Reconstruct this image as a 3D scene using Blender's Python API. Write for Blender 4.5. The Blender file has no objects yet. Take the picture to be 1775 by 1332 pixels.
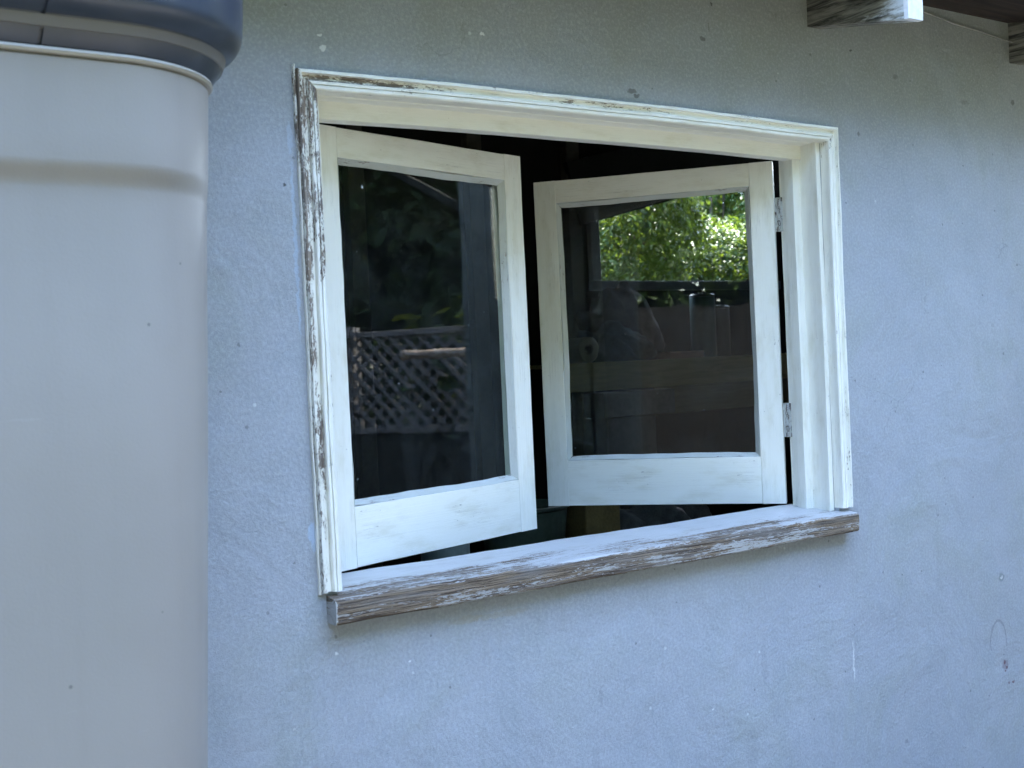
import bpy, bmesh, math, random
import numpy as np
from mathutils import Vector, Matrix
R = math.radians
random.seed(7); rng = np.random.default_rng(7)
scene = bpy.context.scene
COL = scene.collection

# ------------------------------------------------------------------ camera
# world: x along the house wall, y into the house, z up; sill top is z = 0, ground is z = GZ
GZ = -1.15
yaw, pit, roll, F_PX = 0.601284746, -0.0188296905, -0.0468140719, 2050.083
fw = Vector((math.sin(yaw)*math.cos(pit), math.cos(yaw)*math.cos(pit), math.sin(pit)))
rt = fw.cross(Vector((0, 0, 1))).normalized(); up = rt.cross(fw)
r2 = rt*math.cos(roll)+up*math.sin(roll); u2 = -rt*math.sin(roll)+up*math.cos(roll)
cd = bpy.data.cameras.new('camera'); cam = bpy.data.objects.new('camera', cd); COL.objects.link(cam)
m = Matrix((r2, u2, -fw)).transposed().to_4x4()
m.translation = Vector((-0.885774, -1.936044, 0.391809)); cam.matrix_world = m
cd.sensor_width = 36; cd.lens = 36*F_PX/1775; cd.clip_start = .05; cd.clip_end = 300
cd.dof.use_dof = True; cd.dof.focus_distance = 2.7; cd.dof.aperture_fstop = 7.5
scene.camera = cam
# ------------------------------------------------------------------ world, sun, exposure
SUN_EL, SUN_AZ = R(52), R(34)          # azimuth from +y (behind the house) towards +x
w = bpy.data.worlds.new('World'); scene.world = w; w.use_nodes = True
nt = w.node_tree; bg = nt.nodes['Background']; sky = nt.nodes.new('ShaderNodeTexSky')
sky.sky_type = 'NISHITA'; sky.sun_disc = False; sky.sun_elevation = SUN_EL; sky.sun_rotation = SUN_AZ
sky.dust_density = 1.6; sky.ozone_density = .8
nt.links.new(sky.outputs[0], bg.inputs[0]); bg.inputs[1].default_value = .15
sl = bpy.data.lights.new('sun', 'SUN'); so = bpy.data.objects.new('sun', sl); COL.objects.link(so)
sl.energy = 2.0; sl.angle = R(.5); sl.color = (1, .95, .86)
sd = Vector((math.sin(SUN_AZ)*math.cos(SUN_EL), math.cos(SUN_AZ)*math.cos(SUN_EL), math.sin(SUN_EL)))
so.rotation_euler = sd.to_track_quat('Z', 'Y').to_euler(); so.location = sd*20
vs = scene.view_settings; vs.view_transform = 'Standard'; vs.look = 'None'; vs.gamma = 1; vs.exposure = 4.78

# ------------------------------------------------------------------ material helpers
class NT:
    def __init__(s, name):
        s.m = bpy.data.materials.new(name); s.m.use_nodes = True; s.t = s.m.node_tree
        s.b = s.t.nodes['Principled BSDF']; s.out = s.t.nodes['Material Output']
    def n(s, typ, **kw):
        x = s.t.nodes.new(typ)
        for k, v in kw.items(): setattr(x, k, v)
        return x
    def put(s, sock, v):
        if isinstance(v, bpy.types.NodeSocket): s.t.links.new(v, sock)
        elif v is not None:
            if isinstance(v, (tuple, list)) and len(v) == 3 and len(sock.default_value) == 4: v = (*v, 1)
            sock.default_value = v
    def math(s, op, a, b=None, c=None, clamp=False):
        x = s.n('ShaderNodeMath', operation=op); x.use_clamp = clamp
        for i, v in enumerate((a, b, c)):
            if v is not None: s.put(x.inputs[i], v)
        return x.outputs[0]
    def vmath(s, op, a, b=None):
        x = s.n('ShaderNodeVectorMath', operation=op); s.put(x.inputs[0], a)
        if b is not None: s.put(x.inputs[1], b)
        return x.outputs['Value'] if op in ('LENGTH', 'DISTANCE', 'DOT_PRODUCT') else x.outputs[0]
    def obj(s): return s.n('ShaderNodeTexCoord').outputs['Object']
    def attr(s, name, out='Vector'):
        return s.n('ShaderNodeAttribute', attribute_name=name).outputs[out]
    def noise(s, vec, scale, detail=3, rough=.55, dist=0):
        x = s.n('ShaderNodeTexNoise'); s.put(x.inputs['Vector'], vec)
        x.inputs['Scale'].default_value = scale; x.inputs['Detail'].default_value = detail
        x.inputs['Roughness'].default_value = rough; x.inputs['Distortion'].default_value = dist
        return x.outputs[0]
    def voro(s, vec, scale, feature='F1', out='Distance', rnd=1):
        x = s.n('ShaderNodeTexVoronoi', feature=feature); s.put(x.inputs['Vector'], vec)
        x.inputs['Scale'].default_value = scale; x.inputs['Randomness'].default_value = rnd
        return x.outputs[out]
    def step(s, v, a, b, lo=0., hi=1.):
        x = s.n('ShaderNodeMapRange', interpolation_type='SMOOTHSTEP'); s.put(x.inputs[0], v)
        x.inputs[1].default_value = a; x.inputs[2].default_value = b
        x.inputs[3].default_value = lo; x.inputs[4].default_value = hi
        return x.outputs[0]
    def mix(s, f, a, b):
        x = s.n('ShaderNodeMix', data_type='RGBA'); s.put(x.inputs[0], f); s.put(x.inputs[6], a); s.put(x.inputs[7], b)
        return x.outputs[2]
    def bump(s, h, dist, strength=1, prev=None):
        x = s.n('ShaderNodeBump'); s.put(x.inputs['Height'], h); x.inputs['Distance'].default_value = dist
        x.inputs['Strength'].default_value = strength
        if prev is not None: s.put(x.inputs['Normal'], prev)
        return x.outputs[0]
    def fin(s, col=None, rough=.6, normal=None, spec=.4, **kw):
        s.put(s.b.inputs['Base Color'], col); s.put(s.b.inputs['Roughness'], rough); s.put(s.b.inputs['Normal'], normal)
        s.b.inputs['Specular IOR Level'].default_value = spec
        for k, v in kw.items(): s.put(s.b.inputs[k], v)
        return s.m

def plain(name, c, rough=.7, var=.25, scale=6, bump=.0008, spec=.3):
    q = NT(name); o = q.obj()
    f = q.noise(o, scale, 5); g = q.noise(o, scale*9, 4)
    f = q.math('ADD', q.math('MULTIPLY', f, .6), q.math('MULTIPLY', g, .4))
    a = tuple(x*(1-var) for x in c); b = tuple(min(1, x*(1+var)) for x in c)
    return q.fin(q.mix(q.step(f, .3, .7), a, b), rough, q.bump(g, bump), spec)

# ---- wall render
WALL_SPOTS = [  # x, z, rx, rz, colour key, strength
 (.402,1.031,.004,.004,'w',.9),(.053,.988,.006,.003,'w',.8),(.058,.966,.007,.006,'w',.8),(-.029,.719,.003,.003,'d',.9),
 (-.013,.60,.0035,.16,'b',.55),(-.014,.80,.005,.03,'b',.4),(-.009,.105,.008,.020,'b',.8),(-.004,.085,.008,.012,'b',.6),
 (1.408,-.378,.0028,.052,'w',.62),(2.030,-.262,.014,.012,'g',.55),(2.030,-.262,.005,.004,'w',.7),
 (2.033,-.503,.016,.014,'r',.35),(2.029,-.497,.004,.006,'r',.8),(2.041,-.512,.004,.003,'r',.8),(2.032,-.520,.005,.003,'r',.8),
 (2.067,-.557,.006,.004,'r',.75),(2.046,-.556,.004,.004,'r',.6),
 (2.161,.596,.005,.004,'d',.5),(2.169,1.049,.009,.008,'d',.6),(1.491,1.119,.005,.004,'d',.8),(1.343,1.093,.005,.003,'d',.5),
 (.026,-.113,.004,.003,'w',.8),(.175,-.153,.004,.003,'w',.8),(.932,-.401,.003,.003,'w',.9),
 (.777,.955,.014,.006,'d',.6),(.790,.945,.008,.004,'d',.7),(.99,1.090,.008,.005,'d',.6),(1.021,1.169,.003,.004,'d',.8),(1.01,1.115,.002,.012,'d',.5),
 (1.507,.914,.004,.006,'d',.55),(1.66,1.07,.012,.006,'d',.35),(1.95,1.03,.02,.006,'d',.25),
 (.38,-.10,.07,.006,'y',.4),(.30,-.098,.04,.008,'y',.45),
 (1.60,-.62,.006,.006,'d',.3),(-.12,.30,.004,.003,'d',.4),(-.10,-.02,.003,.004,'d',.4),(-.06,-.23,.004,.003,'w',.4),
 (.62,-.31,.006,.02,'d',.15),(.60,-.45,.012,.05,'d',.10),(1.1,-.33,.010,.05,'d',.12),(1.05,-.52,.02,.05,'d',.10),
 (1.83,.70,.003,.003,'d',.5),(1.93,.86,.004,.003,'d',.4),(2.08,.35,.003,.004,'d',.4),(1.72,.30,.003,.003,'d',.3)]
def wall_mat():
    q = NT('wall_paint'); o = q.obj()
    big = q.noise(o, 1.6, 4, .6); mid = q.noise(o, 9, 5, .6); fine = q.noise(o, 150, 3, .6); grit = q.noise(o, 420, 2, .6)
    c = q.mix(q.step(big, .3, .7), (.335, .360, .402), (.378, .402, .440))
    c = q.mix(q.step(mid, .42, .75, 0, .40), c, (.285, .315, .33))
    # greenish mildew film in drifts; towards the top it also paints in eave shade
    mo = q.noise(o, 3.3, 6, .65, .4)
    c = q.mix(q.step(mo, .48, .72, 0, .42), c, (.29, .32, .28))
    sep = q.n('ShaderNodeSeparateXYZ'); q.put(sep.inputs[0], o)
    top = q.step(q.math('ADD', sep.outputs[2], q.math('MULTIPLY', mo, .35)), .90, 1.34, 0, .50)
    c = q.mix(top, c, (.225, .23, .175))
    # soft vertical rain streaks
    st = q.vmath('MULTIPLY', o, (14, 14, .9)); sn = q.noise(st, 1, 4, .6)
    c = q.mix(q.step(sn, .55, .8, 0, .16), c, (.26, .31, .35))
    c = q.mix(q.math('MULTIPLY', q.step(fine, .45, .7), .30), c, (.50, .54, .57))
    c = q.mix(q.math('MULTIPLY', q.step(fine, .52, .30), .28), c, (.25, .28, .31))
    # scattered dark pits and pale chips
    for sc, r0, keep, colr in ((26, .075, .80, (.07, .07, .07)), (60, .10, .86, (.10, .10, .10)), (21, .07, .93, (.62, .66, .66))):
        v = q.n('ShaderNodeTexVoronoi', feature='F1')
        q.put(v.inputs['Vector'], q.vmath('ADD', o, q.vmath('SCALE', o) if False else (sc*.37, .0, sc*.11))); v.inputs['Scale'].default_value = sc
        cs = q.n('ShaderNodeSeparateColor'); q.put(cs.inputs[0], v.outputs['Color'])
        dd = q.math('ADD', v.outputs['Distance'], q.math('MULTIPLY', q.math('SUBTRACT', fine, .5), .14))
        k = q.math('MULTIPLY', q.math('LESS_THAN', dd, r0), q.math('GREATER_THAN', cs.outputs[0], keep))
        k = q.math('MULTIPLY', k, q.math('MULTIPLY', cs.outputs[1], .75))
        c = q.mix(k, c, colr)
    # hairline cracks and soft run-off
    ve = q.n('ShaderNodeTexVoronoi', feature='DISTANCE_TO_EDGE')
    wob = q.n('ShaderNodeTexNoise'); q.put(wob.inputs['Vector'], o); wob.inputs['Scale'].default_value = 6; wob.inputs['Detail'].default_value = 6
    q.put(ve.inputs['Vector'], q.vmath('ADD', o, q.vmath('MULTIPLY', wob.outputs['Color'], (.22, .22, .22)))); ve.inputs['Scale'].default_value = 1.7
    ck = q.math('MULTIPLY', q.step(ve.outputs['Distance'], .0, .0022, .38, 0), q.step(q.noise(o, 2.1, 3), .52, .60))
    c = q.mix(ck, c, (.14, .15, .15))
    ro = q.noise(q.vmath('MULTIPLY', o, (30, 30, 2.2)), 1, 5, .65)
    c = q.mix(q.math('MULTIPLY', q.step(ro, .56, .74, 0, .30), q.step(q.noise(o, 2.7, 3), .45, .62)), c, (.27, .285, .28))
    cols = dict(w=(.68, .70, .70), d=(.06, .06, .055), b=(.42, .52, .66), g=(.14, .18, .17), r=(.11, .035, .05), y=(.33, .31, .24))
    nv = q.n('ShaderNodeTexNoise'); q.put(nv.inputs['Vector'], o); nv.inputs['Scale'].default_value = 90; nv.inputs['Detail'].default_value = 3
    jit = q.vmath('MULTIPLY', q.vmath('SUBTRACT', nv.outputs['Color'], (.5, .5, .5)), (.014, 0, .014))
    oj = q.vmath('ADD', q.vmath('MULTIPLY', o, (1, 0, 1)), jit)
    for x, z, rx, rz, k, s in WALL_SPOTS:
        d = q.vmath('LENGTH', q.vmath('MULTIPLY', q.vmath('SUBTRACT', oj, (x, 0, z)), (1/rx, 0, 1/rz)))
        c = q.mix(q.step(d, .75, 1.15, s, 0), c, cols[k])
    # thin arched pencil line
    d = q.vmath('LENGTH', q.vmath('MULTIPLY', q.vmath('SUBTRACT', oj, (2.005, 0, -.44)), (1/.036, 0, 1/.062)))
    ring = q.math('MULTIPLY', q.step(q.math('ABSOLUTE', q.math('SUBTRACT', d, 1)), .02, .10, .38, 0), q.math('GREATER_THAN', sep.outputs[2], -.455))
    c = q.mix(ring, c, (.09, .09, .10))
    nb = q.bump(q.noise(o, 3.2, 4, .6, .6), .022, .6); nb = q.bump(q.noise(o, 38, 4), .0018, .8, nb)
    nb = q.bump(fine, .0011, 1, nb); nb = q.bump(grit, .0008, 1, nb)
    return q.fin(c, q.step(mid, .3, .7, .52, .68), nb, .45)

# ---- peeling paint over weathered wood; attributes: gc (along, across, seed), wear
def paint_mat(name, paint=(.88, .875, .80), wood1=(.36, .295, .235), wood2=(.13, .10, .08), fleck=.5, crack=.5, fr=1., bs=1., al=1.):
    q = NT(name); g = q.attr('gc'); wear = q.attr('wear', 'Fac')
    gs = q.vmath('MULTIPLY', g, (9*fr*al, 150*fr, 1)); streak = q.noise(gs, 1, 5, .65, .3)
    gf = q.vmath('MULTIPLY', g, (80*fr*al, 230*fr, 1)); chips = q.noise(gf, 1, 5, .7, .6)
    gb = q.vmath('MULTIPLY', g, (16*al, 22, 1)); blot = q.noise(gb, 1, 3, .5, .3)
    s = q.math('ADD', q.math('MULTIPLY', q.math('SUBTRACT', streak, .5), .9), q.math('MULTIPLY', q.math('SUBTRACT', chips, .5), 1.15))
    s = q.math('ADD', s, q.math('MULTIPLY', q.math('SUBTRACT', blot, .5), .7))
    s = q.math('ADD', s, wear)
    mask = q.step(s, .49, .53)                      # 1 = bare wood
    gg = q.vmath('MULTIPLY', g, (9, 420, 1)); grain = q.noise(gg, 1, 6, .7, .6)
    gw = q.vmath('MULTIPLY', g, (5, 60, 1)); gw = q.noise(gw, 1, 3, .6, .5)
    wc = q.mix(q.step(grain, .40, .60), wood2, wood1)
    wc = q.mix(q.step(gw, .4, .7, 0, .55), wc, (.25, .24, .23))
    wc = q.mix(q.step(grain, .66, .72, 0, fleck), wc, (.62, .60, .56))
    dirt = q.noise(q.vmath('MULTIPLY', g, (9, 30, 1)), 1, 6, .65)
    pd = tuple(x*.88 for x in paint); pd = (pd[0], pd[1]*.985, pd[2]*.93)
    pc = q.mix(q.step(dirt, .45, .75), paint, pd)
    brush = q.noise(q.vmath('MULTIPLY', g, (3, 700, 1)), 1, 3, .6)
    pc = q.mix(q.step(brush, .5, .75, 0, .12), pc, tuple(x*.7 for x in paint))
    cr = q.noise(q.vmath('MULTIPLY', g, (2.4, 190, 1)), 1, 4, .6, .25)
    crm = q.math('MULTIPLY', q.step(q.math('ABSOLUTE', q.math('SUBTRACT', cr, .5)), .0, .012, crack, 0), q.step(blot, .42, .62))
    crm = q.math('MULTIPLY', crm, q.step(wear, .02, .25, .25, 1))
    pc = q.mix(crm, pc, (.16, .14, .12))
    sp = q.voro(q.vmath('MULTIPLY', g, (1, 1, 1)), 85); spm = q.math('MULTIPLY', q.math('LESS_THAN', q.math('ADD', sp, q.math('MULTIPLY', chips, .3)), .22), q.math('GREATER_THAN', blot, .6))
    pc = q.mix(q.math('MULTIPLY', spm, .55), pc, (.18, .17, .14))
    edge = q.step(q.math('ABSOLUTE', q.math('SUBTRACT', s, .47)), .0, .035, .45, 0)
    pc = q.mix(edge, pc, (.30, .27, .23))
    c = q.mix(mask, pc, wc)
    nb = q.bump(q.step(s, .44, .54, 1, 0), .0013*bs, 1)
    nb = q.bump(q.math('MULTIPLY', grain, q.math('ADD', q.math('MULTIPLY', mask, .9), .1)), .0018*bs, 1, nb)
    nb = q.bump(q.math('ADD', brush, q.math('MULTIPLY', dirt, 1.5)), .0005, .8, nb)
    nb = q.bump(q.noise(q.vmath('MULTIPLY', g, (4, 14, 1)), 1, 2), .003, .5, nb)
    rr = q.mix(mask, (.42, .42, .42), (.85, .85, .85))
    return q.fin(c, rr, nb, .4)

def wood_mat(name, c1, c2, rough=.75, ax=(1, 1, 1), white=None):
    q = NT(name); o = q.obj(); v = q.vmath('MULTIPLY', o, ax)
    a = q.noise(v, 1, 6, .65, .5); b = q.noise(o, 60, 3)
    c = q.mix(q.step(a, .35, .65), c1, c2)
    if white: c = q.mix(q.step(q.noise(v, .8, 5, .7, .8), .50, .58, 0, 1), c, white)
    return q.fin(c, rough, q.bump(a, .002), .3)

def leaf_mat(name, c1, c2, trans=.5):
    q = NT(name); v = q.attr('leafv', 'Fac')
    c = q.mix(v, c1, c2); o = q.obj()
    c = q.mix(q.step(q.noise(o, 7, 3), .4, .7, 0, .35), c, tuple(x*.55 for x in c1))
    q.fin(c, .52, None, .3)
    tr = q.n('ShaderNodeBsdfTranslucent'); q.put(tr.inputs[0], q.mix(.5, c, (.32, .42, .04)))
    ms = q.n('ShaderNodeMixShader'); ms.inputs[0].default_value = trans
    q.t.links.new(q.b.outputs[0], ms.inputs[1]); q.t.links.new(tr.outputs[0], ms.inputs[2])
    q.t.links.new(ms.outputs[0], q.out.inputs[0]); return q.m

def glass_mat():
    q = NT('window_glass'); lw = q.n('ShaderNodeLayerWeight'); lw.inputs[0].default_value = .5
    f = q.math('ADD', q.math('MULTIPLY', q.math('POWER', lw.outputs['Facing'], 5), .95), .036)
    o = q.obj()
    nb = q.bump(q.noise(o, 4, 2), .0004, .5)
    gl = q.n('ShaderNodeBsdfGlossy'); gl.inputs['Roughness'].default_value = .012; q.put(gl.inputs['Normal'], nb)
    tp = q.n('ShaderNodeBsdfTransparent'); tp.inputs[0].default_value = (.90, .94, .92, 1)
    df = q.n('ShaderNodeBsdfDiffuse'); df.inputs[0].default_value = (.45, .48, .5, 1)
    a = q.n('ShaderNodeMixShader'); q.put(a.inputs[0], f); q.t.links.new(tp.outputs[0], a.inputs[1]); q.t.links.new(gl.outputs[0], a.inputs[2])
    # dust film and a few dried specks
    dust = q.step(q.noise(o, 11, 6, .7, .3), .42, .8, .004, .026)
    v = q.n('ShaderNodeTexVoronoi'); q.put(v.inputs['Vector'], o); v.inputs['Scale'].default_value = 42
    cs = q.n('ShaderNodeSeparateColor'); q.put(cs.inputs[0], v.outputs['Color'])
    sp = q.math('MULTIPLY', q.math('LESS_THAN', q.math('ADD', v.outputs['Distance'], q.math('MULTIPLY', q.noise(o, 300, 2), .15)), .15), q.math('GREATER_THAN', cs.outputs[0], .955))
    dust = q.math('ADD', dust, q.math('MULTIPLY', sp, .4), clamp=True)
    b = q.n('ShaderNodeMixShader'); q.put(b.inputs[0], dust); q.t.links.new(a.outputs[0], b.inputs[1]); q.t.links.new(df.outputs[0], b.inputs[2])
    q.t.links.new(b.outputs[0], q.out.inputs[0]); return q.m

M = {}
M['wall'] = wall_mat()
M['paint'] = paint_mat('white_window_paint')
M['casing'] = paint_mat('flaking_casing_paint', (.88, .875, .80), fr=1.25, fleck=.7, crack=.75)
M['sillwood'] = paint_mat('worn_sill_paint', (.46, .46, .455), (.30, .225, .15), (.060, .040, .028), 1., .9, 1.5, 2.4, .45)
M['putty'] = paint_mat('painted_putty', (.55, .57, .54), fleck=.3)
M['hinge'] = paint_mat('flaking_hinge_paint', (.52, .54, .53), (.12, .085, .07), (.04, .035, .035), .3, .5)
M['glass'] = glass_mat()
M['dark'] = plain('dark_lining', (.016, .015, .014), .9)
M['roof'] = wood_mat('dark_roof_boards', (.018, .012, .010), (.045, .028, .022), .9, (5, 40, 5))
def rafter_mat():
    q = NT('weathered_rafter'); o = q.obj(); v = q.vmath('MULTIPLY', o, (90, 7, 90)); a = q.noise(v, 1, 6, .7, .5)
    c = q.mix(q.step(a, .35, .62), (.05, .05, .045), (.30, .29, .25))
    sp_ = q.n('ShaderNodeSeparateXYZ'); q.put(sp_.inputs[0], o)
    k = q.math('ADD', q.math('MULTIPLY', sp_.outputs[1], -4.2), q.math('MULTIPLY', q.math('SUBTRACT', q.noise(q.vmath('MULTIPLY', o, (60, 14, 60)), 1, 5, .7), .5), 1.6))
    c = q.mix(q.step(k, .92, 1.25), c, (.66, .70, .72))
    return q.fin(c, .85, q.bump(a, .003), .3)
M['rafter'] = rafter_mat()
M['rafter_end'] = wood_mat('painted_rafter_end', (.88, .88, .88), (.76, .76, .76), .6, (60, 20, 60))
M['cable'] = plain('grey_cable', (.30, .30, .28), .5)

# ------------------------------------------------------------------ object helpers
def link(o, parent=None):
    COL.objects.link(o)
    if parent: o.parent = parent
    return o
def tag(o, label, cat, group=None):
    o['label'] = label; o['category'] = cat
    if group: o['group'] = group
    return o
def thing(name, label, cat, loc=(0, 0, 0), group=None):
    o = bpy.data.objects.new(name, None); o.location = loc; o.empty_display_size = .1
    return tag(link(o), label, cat, group)
def pyobj(name, V, Fs, mat, parent=None, smooth=False, attrs=None, label=None):
    me = bpy.data.meshes.new(name); me.from_pydata([tuple(v) for v in V], [], Fs)
    if attrs:
        for k, vals in attrs.items():
            typ = 'FLOAT_VECTOR' if len(np.shape(vals)) == 2 else 'FLOAT'
            a = me.attributes.new(k, typ, 'POINT')
            a.data.foreach_set('vector' if typ == 'FLOAT_VECTOR' else 'value', np.asarray(vals, dtype=np.float32).ravel())
    bm = bmesh.new(); bm.from_mesh(me); bmesh.ops.recalc_face_normals(bm, faces=bm.faces); bm.to_mesh(me); bm.free()
    if smooth: me.polygons.foreach_set('use_smooth', [True]*len(me.polygons))
    me.materials.append(mat); o = bpy.data.objects.new(name, me); link(o, parent)
    if parent is not None and parent.type == 'EMPTY': o.matrix_parent_inverse = Matrix.Translation(parent.location).inverted()
    if label: o['label'] = label
    return o

class MB:
    """collects extruded members; build() makes ONE mesh object"""
    def __init__(s): s.V = []; s.F = []; s.gc = []; s.w = []; s.seed = 0
    def add(s, V, Fs, gc, w):
        b = len(s.V); s.V += V; s.F += [tuple(i+b for i in f) for f in Fs]; s.gc += gc; s.w += w
    def ext(s, prof, fn, s0, s1, n=40, wear=0., jit=0., cap=True, dense=True):
        """prof: closed list of (a,b); fn(a,b,t)->xyz; s0,s1 scalars or f(a,b)"""
        s.seed += 1; sd = s.seed*3.7
        if dense:                              # insert mid points so wear can vary across
            P = []
            for i, p in enumerate(prof):
                r = prof[(i+1) % len(prof)]; d = math.hypot(r[0]-p[0], r[1]-p[1]); k = max(1, min(5, int(d/.006)))
                P += [(p[0]+(r[0]-p[0])*j/k, p[1]+(r[1]-p[1])*j/k) for j in range(k)]
            prof = P
        ac = [0]
        for i in range(1, len(prof)): ac.append(ac[-1]+math.hypot(prof[i][0]-prof[i-1][0], prof[i][1]-prof[i-1][1]))
        V, gc, w = [], [], []; m = len(prof)
        f0 = s0 if callable(s0) else (lambda a, b: s0); f1 = s1 if callable(s1) else (lambda a, b: s1)
        ph = [random.uniform(0, 6.3) for _ in range(6)]
        for j in range(n+1):
            u = j/n
            for i, (a, b) in enumerate(prof):
                t = f0(a, b)+(f1(a, b)-f0(a, b))*u
                ja = jit*(math.sin(t*9+ph[0])+.6*math.sin(t*23+ph[1]+i*.15)+.35*math.sin(t*67+ph[2]+i*.4))
                jb = jit*(math.sin(t*11+ph[3])+.6*math.sin(t*29+ph[4]+i*.15)+.35*math.sin(t*71+ph[5]+i*.4))
                V.append(tuple(fn(a+ja, b+jb, t))); gc.append((t, ac[i], sd))
                w.append(wear(a, b, t) if callable(wear) else wear)
        Fs = [(j*m+i, j*m+(i+1) % m, (j+1)*m+(i+1) % m, (j+1)*m+i) for j in range(n) for i in range(m)]
        if cap: Fs += [tuple(range(m))[::-1], tuple(n*m+i for i in range(m))]
        s.add(V, Fs, gc, w); return s
    def box(s, x0, x1, y0, y1, z0, z1, ch=.0015, axis=0, n=1, wear=0., jit=0., T=None):
        T = T or (lambda x, y, z: (x, y, z))
        if axis == 0: s.ext(rect(y0, y1, z0, z1, ch), lambda a, b, t: T(t, a, b), x0, x1, n, wear, jit)
        elif axis == 1: s.ext(rect(x0, x1, z0, z1, ch), lambda a, b, t: T(a, t, b), y0, y1, n, wear, jit)
        else: s.ext(rect(x0, x1, y0, y1, ch), lambda a, b, t: T(a, b, t), z0, z1, n, wear, jit)
        return s
    def tube(s, pts, rad, k=10, wear=0.):
        s.seed += 1; pts = [Vector(p) for p in pts]; V, gc, w = [], [], []; L = 0
        rs = rad if isinstance(rad, (list, tuple)) else [rad]*len(pts)
        for j, p in enumerate(pts):
            d = (pts[min(j+1, len(pts)-1)]-pts[max(j-1, 0)]).normalized()
            a = d.cross(Vector((0, 0, 1)) if abs(d.z) < .9 else Vector((1, 0, 0))).normalized(); b = d.cross(a)
            if j: L += (p-pts[j-1]).length
            for i in range(k):
                t = 2*math.pi*i/k; V.append(tuple(p+(a*math.cos(t)+b*math.sin(t))*rs[j])); gc.append((L, t*rs[j], s.seed)); w.append(wear)
        n = len(pts)-1
        Fs = [(j*k+i, j*k+(i+1) % k, (j+1)*k+(i+1) % k, (j+1)*k+i) for j in range(n) for i in range(k)]
        Fs += [tuple(range(k))[::-1], tuple(n*k+i for i in range(k))]
        s.add(V, Fs, gc, w); return s
    def build(s, name, mat, parent=None, smooth=False, label=None):
        return pyobj(name, s.V, s.F, mat, parent, smooth, {'gc': s.gc, 'wear': s.w}, label)
def rect(a0, a1, b0, b1, c=.0015):
    if c <= 0: return [(a0, b0), (a1, b0), (a1, b1), (a0, b1)]
    return [(a0+c, b0), (a1-c, b0), (a1, b0+c), (a1, b1-c), (a1-c, b1), (a0+c, b1), (a0, b1-c), (a0, b0+c)]

# ------------------------------------------------------------------ ground
g = MB().box(-60, 60, -60, 60, GZ-.3, GZ, 0)
q = NT('dry_lawn_ground'); o_ = q.obj()
gc_ = q.mix(q.step(q.noise(o_, 1.2, 6), .35, .65), (.045, .045, .028), (.065, .06, .04)); gc_ = q.mix(q.step(q.noise(o_, 30, 5), .4, .7, 0, .5), gc_, (.08, .11, .03))
go = g.build('ground', q.fin(gc_, .95, q.bump(q.noise(o_, 40, 4), .03), .1)); go['kind'] = 'structure'
g = MB().box(-3.6, 4.0, -3.0, -.001, GZ+.004, GZ+.05, 0)
go = g.build('path', plain('worn_concrete', (.075, .072, .068), .9)); go['kind'] = 'structure'

# ------------------------------------------------------------------ house
HX0, HX1, HD = -3.5, 4.0, 2.3
OX0, OX1, OZ0, OZ1 = .0345, 1.3785, -.030, .898        # hole for the window
house = thing('house', 'blue grey rendered house wall with weathered rafter tails under a dark eave', 'house', (0, 0, GZ))
def grid_wall(name, x0, x1, z0, z1, hole, y0, y1, mat, parent):
    xs = [x0, hole[0], hole[1], x1]; zs = [z0, hole[2], hole[3], z1]; V, Fs = [], []
    def quad(p):
        b = len(V); V.extend(p); Fs.append((b, b+1, b+2, b+3))
    for i in range(3):
        for j in range(3):
            if i == j == 1: continue
            for y in (y0, y1): quad([(xs[i], y, zs[j]), (xs[i+1], y, zs[j]), (xs[i+1], y, zs[j+1]), (xs[i], y, zs[j+1])])
    hx0, hx1, hz0, hz1 = hole
    for (a, b, c, d) in (((hx0, hz0), (hx0, hz1), 0, 0), ((hx1, hz0), (hx1, hz1), 0, 0), ((hx0, hz0), (hx1, hz0), 0, 0), ((hx0, hz1), (hx1, hz1), 0, 0),
                         ((x0, z0), (x0, z1), 0, 0), ((x1, z0), (x1, z1), 0, 0), ((x0, z1), (x1, z1), 0, 0)):
        quad([(a[0], y0, a[1]), (b[0], y0, b[1]), (b[0], y1, b[1]), (a[0], y1, a[1])])
    me = bpy.data.meshes.new(name); me.from_pydata(V, [], Fs)
    bm = bmesh.new(); bm.from_mesh(me); bmesh.ops.remove_doubles(bm, verts=bm.verts, dist=1e-5); bmesh.ops.recalc_face_normals(bm, faces=bm.faces); bm.to_mesh(me); bm.free()
    me.materials.append(mat); o = bpy.data.objects.new(name, me); link(o, parent)
    if parent: o.matrix_parent_inverse = Matrix.Translation(parent.location).inverted()
    return o
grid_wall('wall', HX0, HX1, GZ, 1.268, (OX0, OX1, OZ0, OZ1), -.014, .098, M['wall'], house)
BO = (2.438, 3.52, .735, 1.225)                      # opening in the back wall
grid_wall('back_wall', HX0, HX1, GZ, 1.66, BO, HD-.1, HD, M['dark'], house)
MB().box(HX0, HX0+.1, .099, HD-.101, GZ, 1.27, 0).build('side_wall', M['dark'], house)
MB().box(HX1-.1, HX1, .099, HD-.101, GZ, 1.27, 0).build('side_wall', M['dark'], house)
MB().box(HX0+.101, HX1-.101, .099, HD-.101, GZ+.01, GZ+.06, 0).build('floor', plain('floor_boards', (.10, .08, .06), .8), house)
slope = .19
rm = MB()
def roofT(x, y, z): return (x, y, z+slope*y)
rm.box(HX0-.2, HX1+.2, -.30, HD+.95, 1.272, 1.30, 0, axis=0, T=roofT)  # rear overhang, out of view, lengthened to keep sun out of the room
rm.build('roof', M['roof'], house)
MB().box(HX0-.2, HX1+.2, .0, HD-.1, 1.262, 1.2715, 0, T=roofT)
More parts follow.
